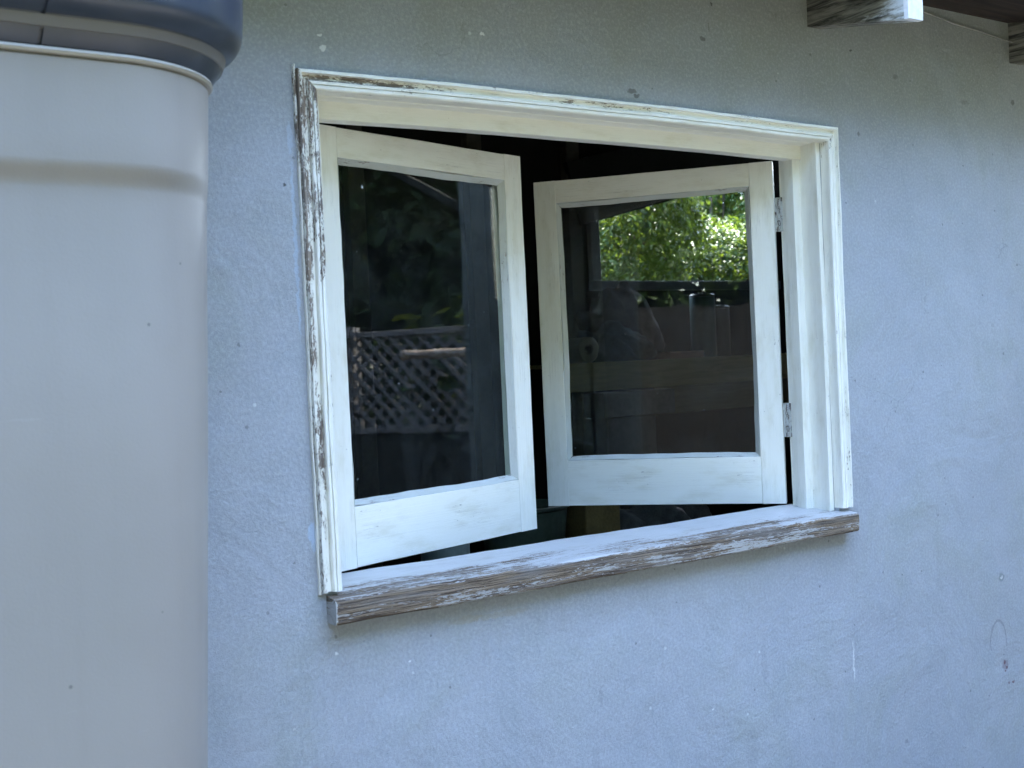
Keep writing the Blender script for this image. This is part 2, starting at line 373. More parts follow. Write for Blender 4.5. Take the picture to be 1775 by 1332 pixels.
for x in (-.31, .51, 1.337, 2.162, 2.985):
    zt = 1.2715
    V = [(x, 0, 1.158), (x, -.297, 1.101), (x, -.312, 1.115), (x, -.318, zt-.06), (x, 0, zt)]
    n = len(V); r = MB()
    ring = lambda xx: [(xx, p[1], p[2]) for p in V]
    # side profile extruded across the width, rough sawn
    prof = [(-.0005, 1.160), (-.09, 1.1425), (-.20, 1.1215), (-.283, 1.105), (-.292, 1.112), (-.296, 1.150), (-.296, zt-slope*.296), (-.0005, zt)]
    r.ext([(a, b) for a, b in prof], lambda a, b, t: (t, a, b), x, x+.046, 3, 0, .0006, dense=False)
    ro = r.build('rafter', M['rafter'], house)
    cap = MB().box(x-.0015, x+.0475, -.3015, -.286, 1.104, zt-slope*.30-.002, .002, axis=2, n=6, jit=.0012)
    co = cap.build('end_paint', M['rafter_end'], ro); co.parent = ro; co.matrix_parent_inverse = Matrix.Identity(4)
cb = MB().tube([(1.50, -.026, 1.256), (1.60, -.028, 1.256), (1.786, -.026, 1.245), (1.90, -.024, 1.232), (2.01, -.026, 1.225), (2.13, -.024, 1.215), (2.24, -.026, 1.208), (2.6, -.026, 1.190), (3.6, -.026, 1.18)], .0022, 8)
tag(cb.build('cable', M['cable'], None, True), 'thin pale cable sagging along the wall under the dark eave', 'cable')

# ------------------------------------------------------------------ window
W, HT = 1.413, .922
win = thing('casement_window', 'white painted wooden casement window with peeling frame and both sashes swung inward', 'window', (W/2, 0, 0))
CASE = [(0, .001), (0, .026), (.0015, .030), (.0070, .0310), (.0084, .0225), (.0100, .0215), (.0175, .0225), (.0186, .0200), (.0196, .0285), (.0210, .0300), (.0256, .0300), (.0262, .0255), (.0272, .0255), (.0278, .0302), (.0335, .0300), (.0360, .0275), (.0360, .001)]
def wl(a, b, t):    # left casing wear: outer edge and moulding flaking; white patch low down
    e = .22
    if a < .002: e = .44
    elif a < .019: e = .42+.12*math.sin(t*5)
    else: e = .34 if t > .55 else .18
    if t < .22 and a > .003: e -= .16
    if .35 < t < .62 and .012 < a < .024: e -= .30
    if t > .55: e += .16
    return e
cl = MB()
cl.ext(CASE, lambda a, b, t: (a, -b, t), .0, lambda a, b: HT-a, 220, wl, .0005)
cl.ext([(-.0034, .010), (-.0034, .0195), (-.0026, .021), (-.0006, .0215), (-.0006, .010)], lambda a, b, t: (a, -b, t), -.004, HT+.008, 120, lambda a, b, t: .5 if t > .75 else .24, .0008)
cl.build('casing', M['casing'], win)
def wr(a, b, t):
    e = .12
    if a < .01: e = .30 if t < .3 else .20
    if .009 < a < .022: e = .17
    if abs(t-.42) < .05 and a > .018: e += .12
    if t > .84 and a > .018: e += .16
    return e
MB().ext(CASE, lambda a, b, t: (W-a, -b, t), .0, lambda a, b: HT-a, 220, wr, .0005).build('casing', M['casing'], win)
def wh(a, b, t):
    e = .08
    if .008 < a < .021:
        e = .56 if t < .20 else (.40 if t < .36 else .24)
        if .55 < t < .82: e = .44
    elif a > .02: e = .22 if t < .35 else .14
    if a < .002: e = .28
    return e
def bow(t): return .0055*math.sin(math.pi*t/W)
MB().ext(CASE, lambda a, b, t: (t, -b, HT-a+bow(t)), lambda a, b: a, lambda a, b: W-a, 260, wh, .0005).build('casing', M['casing'], win)
# frame: jambs, stops and head behind the casing
fr = MB()
jam = [(.0365, -.001), (.0495, -.001), (.0505, .0), (.0505, .050), (.0515, .052), (.0745, .052), (.0755, .053), (.0755, .079), (.0665, .080), (.0665, .104), (.0365, .104)]
fr.ext(jam, lambda a, b, t: (W-a, b, t), -.009, .8885, 90, lambda a, b, t: .10+(.10 if t < .05 else 0), .0003)
fr.ext(jam, lambda a, b, t: (a, b, t), -.009, .8885, 90, lambda a, b, t: .26 if t < .5 else .12, .0003)
hed = [(.0345, .0005), (.0345, .012), (.0365, .0135), (.0365, .045), (.0375, .0455), (.0690, .0455), (.0700, .0465), (.0700, .077), (.0580, .078), (.0580, .1035), (.0300, .1035), (.0300, .0005)]
fr.ext(hed, lambda a, b, t: (t, b, HT-a+bow(t)), .0515, W-.0515, 120, .06, .0003)
fr.build('frame', M['paint'], win)
# sill
sp = [(.118, .0025), (.0, -.0065), (-.046, -.0115), (-.0505, -.0165), (-.0512, -.034), (-.0500, -.053), (-.0465, -.0565), (-.002, -.0565), (-.002, -.0640), (.118, -.0640)]
def ws(a, b, t):
    if b > -.0135:   # top
        e = .16
        if a < -.000: e = .52+.10*math.sin(t*7+1)
        elif a < .04: e = .40+.1*math.sin(t*5)
        if t > 1.15: e -= .12
        return e
    if t < .016: return .30
    return .62+.06*math.sin(t*4+.5)+(.12 if b > -.03 else -.03)
MB().ext(sp, lambda a, b, t: (t, a, b), lambda a, b: .0120 if a < -.0005 else .0435, lambda a, b: 1.4050 if a < -.0005 else 1.3695, 320, ws, .0007).build('sill', M['sillwood'], win)

SW, SH, ST, TH = .613, .850, .058, .040
def sash(px, py, ang, sgn, wearf):
    """hinge line at px,py; u runs hinge -> free edge, d = depth behind the outer face"""
    u = Vector((sgn*math.cos(ang), math.sin(ang), 0)); d = Vector((-math.sin(ang)*sgn, math.cos(ang), 0)); z0 = .0076
    T = lambda a, b, c: tuple(Vector((px, py, z0+c))+u*a+d*b)
    s = MB(); t_, b_ = .058, .118; e = .0004
    s.box(0, ST, 0, TH, 0, SH, .0012, 2, 60, wearf, .00025, T)
    s.box(SW-ST, SW, 0, TH, 0, SH, .0012, 2, 60, wearf, .00025, T)
    s.box(ST+e, SW-ST-e, .0005, TH-.0006, SH-t_, SH-.0003, .0012, 0, 50, wearf, .00025, T)
    s.box(ST+e, SW-ST-e, .0004, TH-.0006, .0004, b_, .0012, 0, 50, wearf, .00025, T)
    so_ = s.build('sash', M['paint'], win)
    gx0, gx1, gz0, gz1 = ST-.004, SW-ST+.004, b_-.004, SH-t_+.004
    p = MB().box(gx0, gx1, .016, .0195, gz0, gz1, 0, T=T)
    po = p.build('pane', M['glass'], so_); po.parent = so_; po.matrix_parent_inverse = Matrix.Identity(4)
    pt = MB(); k = .0115
    fil = [(0, .0025), (.001, .0018), (k, .0150), (k, .0158), (0, .0158)]
    wv = lambda a, b, t: .18+.12*math.sin(t*13+a*90)
    x0, x1, za, zb = ST+.0002, SW-ST-.0002, b_+.0002, SH-t_-.0002
    pt.ext(fil, lambda a, b, t: T(x0+a, b, t), lambda a, b: za+a, lambda a, b: zb-a, 60, wv, .0011)
    pt.ext(fil, lambda a, b, t: T(x1-a, b, t), lambda a, b: za+a, lambda a, b: zb-a, 60, wv, .0011)
    pt.ext(fil, lambda a, b, t: T(t, b, za+a), lambda a, b: x0+a, lambda a, b: x1-a, 50, wv, .0011)
    pt.ext(fil, lambda a, b, t: T(t, b, zb-a), lambda a, b: x0+a, lambda a, b: x1-a, 50, wv, .0011)
    pu = pt.build('putty', M['putty'], so_); pu.parent = so_; pu.matrix_parent_inverse = Matrix.Identity(4)
    for hz in (.207, .718):
        h = MB()
        kx = -.010
        for k in range(3): h.tube([T(kx, TH*.35, hz-.042+k*.0285), T(kx, TH*.35, hz-.015+k*.0285)], .0052, 12, .44)
        h.box(kx+.002, -.0006, TH*.32, TH*.38, hz-.042, hz+.042, .0003, 2, 12, .42, .0002, T)
        h.box(kx-.010, kx-.002, TH*.30, TH*.36, hz-.042, hz+.042, .0003, 2, 12, .46, .0002, T)
        ho = h.build('hinge', M['hinge'], so_); ho.parent = so_; ho.matrix_parent_inverse = Matrix.Identity(4)
    return so_
def w1(a, b, t): return -.12+.05*math.sin(t*7+a*40)+(.24 if (a < .0013 or b < .0003) and abs(math.sin(t*5+2)) > .5 else 0)
sash(.08817, .104946, R(15.49), 1, w1)
sash(.08817+2*.612974+.01, .104946, R(51.017), -1, w1)

# ------------------------------------------------------------------ tank at the left
def tank():
    t = thing('storage_tank', 'tall pale grey tank with dark glossy lid and one soft groove, left of the window', 'tank', (-.95, -.26, GZ))
    q = NT('tank_plastic'); o = q.obj()
    c = q.mix(q.step(q.noise(o, 2.2, 4), .3, .7), (.262, .248, .228), (.285, .268, .246))
    v = q.n('ShaderNodeTexVoronoi'); q.put(v.inputs['Vector'], o); v.inputs['Scale'].default_value = 17
    cs = q.n('ShaderNodeSeparateColor'); q.put(cs.inputs[0], v.outputs['Color'])
    k = q.math('MULTIPLY', q.math('LESS_THAN', v.outputs['Distance'], .042), q.math('GREATER_THAN', cs.outputs[0], .82))
    c = q.mix(q.math('MULTIPLY', k, .7), c, (.10, .10, .10))
    c = q.mix(q.step(q.noise(q.vmath('MULTIPLY', o, (16, 16, 1.0)), 1, 5), .5, .8, 0, .14), c, (.19, .18, .165))
    c = q.mix(q.step(q.noise(q.vmath('MULTIPLY', o, (5, 5, 90)), 1, 5, .7), .66, .72, 0, .25), c, (.36, .35, .33))
    body_m = q.fin(c, .42, q.bump(q.noise(o, 260, 2), .0003, .6, q.bump(q.noise(o, 4, 2), .01, .35)), .4)
    q = NT('tank_lid_gloss'); o = q.obj()
    c = q.mix(q.step(q.noise(o, 9, 5), .35, .7), (.026, .036, .056), (.042, .054, .078))
    lid_m = q.fin(c, q.step(q.noise(o, 14, 4), .3, .7, .28, .42), q.bump(q.noise(o, 7, 2), .004, .4), .6)
    x0, x1, y0, y1, r = -1.65, -.27, -.45, -.05, .17
    def outline(off, seam=False):
        P = []
        for cx, cy, a0 in ((x1-r, y0+r, -90), (x1-r, y1-r, 0), (x0+r, y1-r, 90), (x0+r, y0+r, 180)):
            for i in range(25):
                a = R(a0+90*i/24); P.append((cx+(r+off)*math.cos(a), cy+(r+off)*math.sin(a)))
        xs = -.531
        if seam: P += [(xs-.0030, y0-off), (xs-.0022, y0-off+.006), (xs+.0012, y0-off+.006), (xs+.0020, y0-off)]
        else: P += [(xs-.003, y0-off), (xs-.0022, y0-off), (xs+.0012, y0-off), (xs+.002, y0-off)]
        return P
    def sweep(name, prof, mat, par, seam=False):
        V, Fs = [], []; m_ = len(outline(0))
        for off, z in prof:
          if name == 'body' and off < 0 and z < .7:    # the moulded step fades out round the ends
            oz = outline(0); od = outline(-1)
            for (xa, ya), (xb, yb) in zip(oz, od):
                k = min(1, max(.15, (abs(yb-ya)-.45)/.5)); V.append((xa-off*(xb-xa)*k*1.0+.054*(z-.79), ya-off*(yb-ya)*k, z))
          else: V += [(x+.054*(z-.79), y, z) for x, y in outline(off if off >= -.003 or z > .7 else off, seam)]   # the tank leans a little
        for j in range(len(prof)-1):
            for i in range(m_): Fs.append((j*m_+i, j*m_+(i+1) % m_, (j+1)*m_+(i+1) % m_, (j+1)*m_+i))
        Fs += [tuple(range(m_))[::-1], tuple((len(prof)-1)*m_+i for i in range(m_))]
        o = pyobj(name, V, Fs, mat, par, True)
        md = o.modifiers.new('split', 'EDGE_SPLIT'); md.split_angle = R(38); return o
    zg, hg = .634, .042
    body = [(-.02, GZ+.05), (0, GZ+.07)]+[(0, GZ+.07+(zg-hg-GZ-.07)*i/12) for i in range(1, 13)]
    sm = lambda x: x*x*(3-2*x)
    body[2:] = [(0, GZ+.07+(.30-GZ-.07)*i/6) for i in range(1, 7)]
    body += [(-.011*sm(i/16), .30+(zg-.004-.30)*i/16) for i in range(1, 17)]
    body += [(-.011*(1-sm(i/10)), zg-.004+.034*i/10) for i in range(1, 11)]
    body += [(0, .70), (0, .75), (0, .786), (-.003, .788)]
    sweep('body', body, body_m, t)
    q = NT('rim_bead'); rim_m = q.fin((.42, .41, .38), .4)
    sweep('rim', [(-.004, .7885), (.004, .7895), (.0065, .7925), (.005, .796), (-.004, .7965)], rim_m, t)
    lid = [(-.002, .797), (.004, .798), (.019, .8175), (.0225, .8295), (.0235, .831)]
    for i in range(9):
        a = i/8; lid.append((.0235+.0225*math.sin(a*math.pi/2*.98), .831+.030*(a**1.25)))
    lid += [(.047, .875), (.047, .99), (.043, 1.0), (.030, 1.008)]
    sweep('lid', lid, lid_m, t, True)
    q = NT('lid_highlight'); sweep('highlight_strip', [(.014, .8145), (.0195, .8165), (.0238, .8285), (.020, .8300)], q.fin((.13, .125, .12), .4), t)  # highlight on the lid bevel, put in as a paler strip
    MB().box(-1.6, -.32, -.40, -.10, GZ+.05, GZ+.0515, 0)
    MB().box(-1.62, -.30, -.42, -.08, GZ+.052, GZ+.12, .01).build('plinth', plain('plinth_grey', (.2, .2, .2)), t)
tank()

# ------------------------------------------------------------------ vegetation
def leaves(name, centers, radii, n, size, mat, parent=None, seed=1, shell=.55, droop=.2, kind='leaf'):
    r = np.random.default_rng(seed); k = len(centers); C = np.array(centers); Rr = np.array(radii)
    vol = Rr.prod(axis=1)**.66; idx = r.choice(k, n, p=vol/vol.sum())
    d = r.normal(size=(n, 3)); d /= np.linalg.norm(d, axis=1)[:, None]
    rad = shell+(1-shell)*r.random(n)**.6; rad *= 1+.10*np.sin(d[:, 0]*9+idx)*np.cos(d[:, 2]*7+idx*2)
    P = C[idx]+d*Rr[idx]*rad[:, None]
    nrm = d+r.normal(size=(n, 3))*.65+np.array([0, 0, .45]); nrm /= np.linalg.norm(nrm, axis=1)[:, None]
    ax = r.normal(size=(n, 3)); ax[:, 2] -= droop; ax -= nrm*(ax*nrm).sum(1)[:, None]; ax /= np.linalg.norm(ax, axis=1)[:, None]
    bx = np.cross(nrm, ax); L = size*(.6+.8*r.random(n))[:, None]; Wd = L*.24
    v = np.empty((n, 6, 3)); fold = nrm*L*.10
    v[:, 0] = P; v[:, 1] = P+ax*L*.35+bx*Wd+fold; v[:, 2] = P+ax*L*.72+bx*Wd*.72+fold*.6; v[:, 3] = P+ax*L-nrm*L*.10
    v[:, 4] = P+ax*L*.72-bx*Wd*.72+fold*.6; v[:, 5] = P+ax*L*.35-bx*Wd+fold
    me = bpy.data.meshes.new(name); me.vertices.add(n*6); me.vertices.foreach_set('co', v.astype(np.float32).ravel())
    f = np.arange(n)[:, None]*6; q1 = np.concatenate([f+0, f+1, f+2, f+3], 1); q2 = np.concatenate([f+0, f+3, f+4, f+5], 1)
    q = np.stack([q1, q2], 1).reshape(-1)
    me.loops.add(len(q)); me.loops.foreach_set('vertex_index', q.astype(np.int32)); me.polygons.add(2*n)
    me.polygons.foreach_set('loop_start', (np.arange(2*n)*4).astype(np.int32)); me.polygons.foreach_set('loop_total', np.full(2*n, 4, np.int32))
    a = me.attributes.new('leafv', 'FLOAT', 'POINT'); a.data.foreach_set('value', np.repeat(r.random(n)**1.5, 6).astype(np.float32))
    me.update(); me.validate(); me.materials.append(mat); o = bpy.data.objects.new(name, me); link(o, parent)
    if parent: o.matrix_parent_inverse = Matrix.Translation(parent.location).inverted()
    return o
bark = wood_mat('bark', (.03, .022, .016), (.07, .052, .04), .9, (25, 25, 4))
def tree(name, label, cat, x, y, h, spread, n, size, mat, seed, low=.15, group=None):
    r = random.Random(seed); t = thing(name, label, cat, (x, y, GZ), group)
    tr = MB(); top = GZ+h*.75
    tr.tube([(x, y, GZ-.05), (x+.05, y-.03, GZ+h*.3), (x-.04, y+.05, GZ+h*.55), (x, y, top)], [.045*h/3+.03, .04*h/3+.02, .03*h/3, .015], 9)
    cs, rs = [], []
    for i in range(17):
        a = r.uniform(0, 6.28); d = spread*r.uniform(.1, .7); z = GZ+h*r.uniform(low+.12, .92); k = r.uniform(.32, .5)
        c = (x+d*math.cos(a), y+d*math.sin(a), z); cs.append(c); rs.append((spread*k, spread*k, spread*k*r.uniform(.7, 1)))
        zz = max(GZ+.2*h, z-.25*h); tr.tube([(x, y, zz), ((x+c[0])/2, (y+c[1])/2, (zz+z)/2+.05), c], [.02*h/3+.008, .014*h/3+.005, .006], 6)
    tr.build('trunk', bark, t, True)
    leaves('crown', cs, rs, n, size, mat, t, seed, .35)
dk = leaf_mat('dark_foliage', (.018, .038, .010), (.042, .074, .016), .15)
br = leaf_mat('bright_foliage', (.014, .052, .005), (.048, .090, .007), .20)
for i, a in enumerate([  # trees mostly out of view, added and raised to block sky light
    (7.2, -1.6, 8.0, 2.7, 'dense dark green tree rising behind the lattice topped fence, nearest the house'), (7.2, -5.3, 8.4, 2.9, 'tall dark green tree at the far end of the lattice topped fence'),
    (3.4, -9.0, 9.4, 3.4, 'unseen broad tree added across the lawn to block sky, right one'), (-2.4, -9.4, 9.2, 3.4, 'unseen broad tree added behind the camera to block sky'),
    (-7.4, -3.6, 8.2, 2.9, 'unseen leafy tree added left of the house to block sky'), (-7.4, 1.2, 7.0, 2.7, 'unseen leafy tree added beside the left end of the house to block sky'), (-6.8, -7.8, 8.2, 3.0, 'unseen leafy tree added at the left rear corner of the lawn to block sky'),
    (10.2, -7.6, 8.6, 3.2, 'far dark tree added beyond the lattice fence to close a sky gap'),
    (.6, -12.2, 11.5, 4.2, 'unseen wide tree added in the middle of the far side to block sky'), (7.0, -10.8, 10.5, 3.8, 'unseen tall tree added at the far right corner to block sky'),
    (-6.2, -11.6, 10.8, 3.9, 'unseen tall tree added at the far left corner to block sky'), (-10.5, -5.2, 10.0, 3.9, 'unseen tall tree added behind the left fence to block sky'), (-10.6, .4, 9.0, 3.6, 'unseen tall tree added behind the near end of the left fence to block sky'),
    (10.8, -.6, 9.5, 3.6, 'tall tree added level with the house wall to block sky'),
    (9.6, -3.4, 8.0, 3.0, 'dark tree added behind the two lattice fence trees to close a sky gap')]):
    tree('garden_tree', a[4], 'tree', a[0], a[1], a[2], a[3], 24000 if a[1] > -8 else 16000, .17 if a[1] > -8 else .22, dk, 20+i, .0, 'dark trees around the lawn, mostly added to block sky')
hg = thing('hedge', 'unseen long dark hedge added along the far side of the lawn to block sky', 'hedge', (1, -11.0, GZ))  # unseen hedge added to close low sky gaps that lit the wall
rr = random.Random(11); cs = [(-9+.75*i, -11.0+rr.uniform(-.3, .3), GZ+z_) for i in range(26) for z_ in (.6, 1.7, 2.7)]
leaves('foliage', cs, [(.8, .6, .75)]*len(cs), 26000, .24, dk, hg, 77, .5)
MB().box(-9, 10, -11.12, -10.9, GZ, GZ+2.4, .02, 0, 8, 0, .03).build('stems', bark, hg)
# sunlit shrub seen through the back opening
t = thing('sunlit_shrub', 'bright green sunlit shrub seen through the right hand pane and back opening', 'shrub', (5.3, 4.3, GZ))
cs, rs = [], []; rr = random.Random(3)
for i in range(26):
    u = rr.random(); cs.append((3.6+2.4*rr.random(), 3.3+1.5*rr.random(), GZ+.5+2.6*rr.random())); k = rr.uniform(.28, .48); rs.append((k, k, k*.85))
tr = MB().tube([(5.0, 4.1, GZ-.05), (5.0, 4.15, GZ+1.2), (4.9, 4.1, GZ+2.2)], [.07, .05, .02], 9)
for c in cs: tr.tube([(5.0, 4.12, GZ+.3+.3*(c[2]-GZ)), ((5+c[0])/2, (4.1+c[1])/2, c[2]-.15), c], [.02, .013, .005], 6)
tr.build('trunk', bark, t, True)
leaves('crown', cs, rs, 80000, .042, br, t, 5, .5, .4)
for i, a in enumerate([(5.2, 7.4, 3.9, 2.0, 'dark tree filling the background behind the bright shrub'), (8.4, 6.2, 4.2, 2.2, 'dark tree to the right behind the bright shrub')]):
    tree('garden_tree', a[4], 'tree', a[0], a[1], a[2], a[3], 9000, .14, dk, 60+i, .0)

hg = thing('hedge', 'dense dark hedge filling the background behind the bright shrub', 'hedge', (7, 6.6, GZ))
rr = random.Random(12); cs = [(3.2+.6*i, 5.9+.35*j+rr.uniform(-.2, .2), GZ+.6+.75*k) for i in range(13) for j in range(2) for k in range(5)]
leaves('foliage', cs, [(.62, .5, .6)]*len(cs), 30000, .11, dk, hg, 78, .4)
MB().box(3.2, 10.6, 6.2, 6.4, GZ, GZ+3.4, .02, 0, 8, 0, .03).build('stems', bark, hg)
# ------------------------------------------------------------------ fence with lattice top (seen mirrored in the left pane)
fence = thing('lattice_fence', 'brown grey fence with diagonal lattice top, mirrored in the left pane', 'fence', (4.6, -2.6, GZ))
fw_ = wood_mat('fence_wood', (.18, .168, .165), (.26, .245, .24), .85, (20, 20, 60)); fd = wood_mat('fence_dark', (.03, .035, .03), (.06, .06, .05), .9, (30, 30, 3))
FY0, FY1, FX = -4.6, -.6, 4.6
lat = MB(); z0, z1 = .02, .585
for sgn, off in ((1, .012), (-1, -.004)):
    y = FY0-(z1-z0)
    while y < FY1+(z1-z0):
        ya, yb = (y, y+(z1-z0)) if sgn > 0 else (y+(z1-z0), y)
        lo, hi = 0., 1.
        def cl_(k): return ya+(yb-ya)*k
        if sgn > 0:
            lo = max(0, (FY0-ya)/(yb-ya)); hi = min(1, (FY1-ya)/(yb-ya))
        else:
            lo = max(0, (ya-FY1)/(ya-yb)); hi = min(1, (ya-FY0)/(ya-yb))
        if hi-lo > .02:
            hw = .019
            V = [(FX+o_x, cl_(k)+e, z0+(z1-z0)*k) for o_x in (off, off+.007) for k, e in ((lo, -hw), (lo, hw), (hi, hw), (hi, -hw))]
            lat.add(V, [(0, 1, 2, 3), (4, 7, 6, 5), (0, 4, 5, 1), (1, 5, 6, 2), (2, 6, 7, 3), (3, 7, 4, 0)], [(0, 0, 0)]*8, [0]*8)
        y += .100
lat.build('lattice', fw_, fence)
MB().box(FX-.02, FX+.03, FY0, FY1, .587, .622, .002, 1).box(FX-.02, FX+.03, FY0, FY1, -.02, .018, .002, 1).build('rail', fw_, fence)
bd = MB(); y = FY0
while y < FY1-.05:
    bd.box(FX+random.uniform(0, .004), FX+.018, y, y+.138, GZ, -.022, .001, 2); y += .142
bd.build('paling_panel', fd, fence)
for y in (FY0-.05, -2.7, FY1+.05): MB().box(FX+.031, FX+.12, y-.045, y+.045, GZ-.05, .66, .003, 2).build('post', fw_, fence)
lf = thing('blocker_fence', 'unseen dark fence added left of the house to darken the pane reflection', 'fence', (-4.6, -3, GZ))  # unseen fence added to keep bright foliage out of the pane reflection
bd = MB(); y = -7.
while y < .3:
    bd.box(-4.6+random.uniform(0, .004), -4.582, y, y+.138, GZ, .78+random.uniform(-.01, .01), .001, 2); y += .142
fd2 = wood_mat('blocker_fence_black', (.010, .010, .010), (.022, .02, .018), .9, (30, 30, 3))
bd.build('paling_panel', fd2, lf)  # boards of the unseen added fence
MB().box(-4.64, -4.601, -7., .3, .45, .54, .002, 1).build('rail', fd2, lf)
# pruned tree trunk with sawn branch, in front of the fence
pt = thing('pruned_tree', 'small pruned tree with a pale sawn branch stub in front of the lattice', 'tree', (4.25, -1.35, GZ))
MB().tube([(4.25, -1.35, GZ-.05), (4.26, -1.37, -.3), (4.25, -1.33, .42), (4.3, -1.3, 1.1), (4.4, -1.2, 1.5)], [.09, .08, .07, .06, .03], 12).build('trunk', bark, pt, True)
bb = MB(); pts = [(4.25, -1.35, .455)]+[(4.25-.004*math.sin(i), -1.45-.07*i, .458+.003*math.sin(i*1.7)) for i in range(10)]
bb.tube(pts, [.027+.003*math.sin(i*2.1) for i in range(len(pts))], 12)
bb.build('branch', wood_mat('pale_cut_branch', (.32, .25, .20), (.62, .52, .43), .8, (30, 8, 30)), pt, True)
# pergola post mirrored in the left pane
pg = thing('pergola', 'dark grey timber pergola post with diagonal brace, mirrored in the left pane', 'pergola', (2.62, -.76, GZ))
pgm = plain('pergola_timber', (.22, .24, .22), .7, .2, 9)
MB().box(2.6, 2.69, -.835, -.685, GZ, 1.42, .003, 2).build('post', pgm, pg)
MB().box(2.59, 2.70, -3.2, -.55, 1.421, 1.54, .003, 1).build('beam', pgm, pg)
V0 = Vector((2.645, -.826, 1.03)); V1 = Vector((2.645, -1.42, 1.40)); dv = (V1-V0).normalized(); nv_ = Vector((0, -dv.z, dv.y))
MB().ext(rect(-.015, .015, -.017, .017, .002), lambda a, b, t: tuple(V0+dv*t+nv_*b+Vector((a, 0, 0))), 0, (V1-V0).length, 2).build('brace', fd, pg)
MB().box(2.6, 2.69, -3.2, -3.08, GZ, 1.42, .003, 2).build('post', pgm, pg)

# ------------------------------------------------------------------ room behind the window
pal = wood_mat('pale_pine', (.26, .22, .10), (.33, .28, .13), .7, (6, 60, 60)); pal2 = wood_mat('brown_pine', (.13, .11, .06), (.17, .145, .08), .7, (6, 60, 60))
MB().box(BO[0]-.05, BO[1]+.06, HD-.135, HD-.102, .69, .733, .003).box(BO[0]-.05, BO[0]+.0, HD-.135, HD-.102, .735, 1.28, .003, 2).build('back_opening_frame', plain('slate_paint', (.08, .10, .13), .5), house)
bn = thing('workbench', 'timber workbench with two pale front rails behind the right hand pane', 'workbench', (2.5, 1.7, GZ))
MB().box(1.86, 3.35, 1.70, 2.12, .357, .372, .002).build('top', pal, bn)
MB().box(1.86, 3.35, 1.685, 1.699, .262, .3735, .002).build('apron', pal, bn)
MB().box(2.30, 3.35, 1.690, 1.699, .150, .2615, .002).build('lower_rail', pal2, bn)
for x in (1.95, 3.25):
    MB().box(x, x+.07, 1.72, 1.79, GZ+.06, .356, .002, 2).build('leg', pal2, bn)
MB().box(1.9, 3.3, 1.75, 2.1, -.5, -.48, .002).build('shelf', pal2, bn)
# stacked box below the top
bx = thing('drawer_box', 'grey brown wooden box hung under the left end of the workbench', 'box', (2.1, 1.68, .0))
MB().box(1.93, 2.29, 1.56, 1.683, .16, .256, .003).build('upper_drawer', plain('grey_box', (.12, .115, .10)), bx)
MB().box(1.97, 2.22, 1.60, 1.683, -.30, .158, .003).build('lower_panel', plain('taupe_box', (.10, .09, .08)), bx)
# paper roll: end faces the window
pr = thing('paper_roll', 'pale paper roll lying on the workbench with its dark hollow core showing', 'paper roll', (2.03, 1.72, .372))
def roll(cx, cy, cz, ro, ri, L, mat, par, nm):
    V, Fs = [], []; k = 40
    for (rad, y) in ((ri, 0), (ro-.006, 0), (ro, .006), (ro, L), (ri, L)):
        for i in range(k):
            a = 2*math.pi*i/k; rr_ = rad*(1+(.03*math.sin(3*a)+.02*math.sin(7*a) if rad > ri else 0)); V.append((cx+rr_*math.cos(a)+y*.45, cy+y, cz+rr_*math.sin(a)))
    for j in range(5):
        for i in range(k): Fs.append((j*k+i, j*k+(i+1) % k, ((j+1) % 5)*k+(i+1) % k, ((j+1) % 5)*k+i))
    return pyobj(nm, V, Fs, mat, par, False)
roll(2.01, 1.74, .425, .068*.78, .020, .24, plain('paper', (.24, .23, .17), .9, .08), pr, 'paper')
roll(2.01, 1.744, .425, .0195, .0155, .23, plain('card_core', (.12, .09, .06), .9), pr, 'core')
# jars, tin, folded cloth, bottle, books on the bench
def lathe(nm, prof, x, y, z, mat, par=None, k=28):
    V, Fs = [], []
    for r_, h_ in prof:
        for i in range(k): a = 2*math.pi*i/k; V.append((x+r_*math.cos(a), y+r_*math.sin(a), z+h_))
    for j in range(len(prof)-1):
        for i in range(k): Fs.append((j*k+i, j*k+(i+1) % k, (j+1)*k+(i+1) % k, (j+1)*k+i))
    Fs += [tuple(range(k))[::-1], tuple((len(prof)-1)*k+i for i in range(k))]
    o = pyobj(nm, V, Fs, mat, par, True); md = o.modifiers.new('s', 'EDGE_SPLIT'); md.split_angle = R(40); return o
tin_m = plain('green_tin', (.04, .075, .07), .4); tin2 = plain('grey_tin', (.05, .055, .055), .4)
for (x, y, r_, h_, m_, lb) in ((2.69, 1.80, .055, .265, tin_m, 'tall narrow green tin standing on the workbench'), (2.81, 1.84, .058, .215, tin2, 'shorter grey tin standing right of the tall green tin')):
    t = thing('tin', lb, 'tin', (x, y, .372))
    lathe('can', [(r_*.96, 0), (r_, .006), (r_, h_-.012), (r_*.97, h_-.006)], x, y, .3725, m_, t)
    lathe('lid', [(r_*1.01, h_-.005), (r_*1.03, h_), (r_*.9, h_+.008), (r_*.3, h_+.010)], x, y, .3725, tin2, t)
t = thing('wooden_block', 'small reddish wooden block lying on the workbench before the tins', 'block', (2.5, 1.74, .372))
MB().box(2.42, 2.61, 1.72, 1.80, .3725, .402, .003).build('block', wood_mat('red_wood', (.30, .17, .11), (.38, .22, .14), .7, (8, 60, 60)), t)
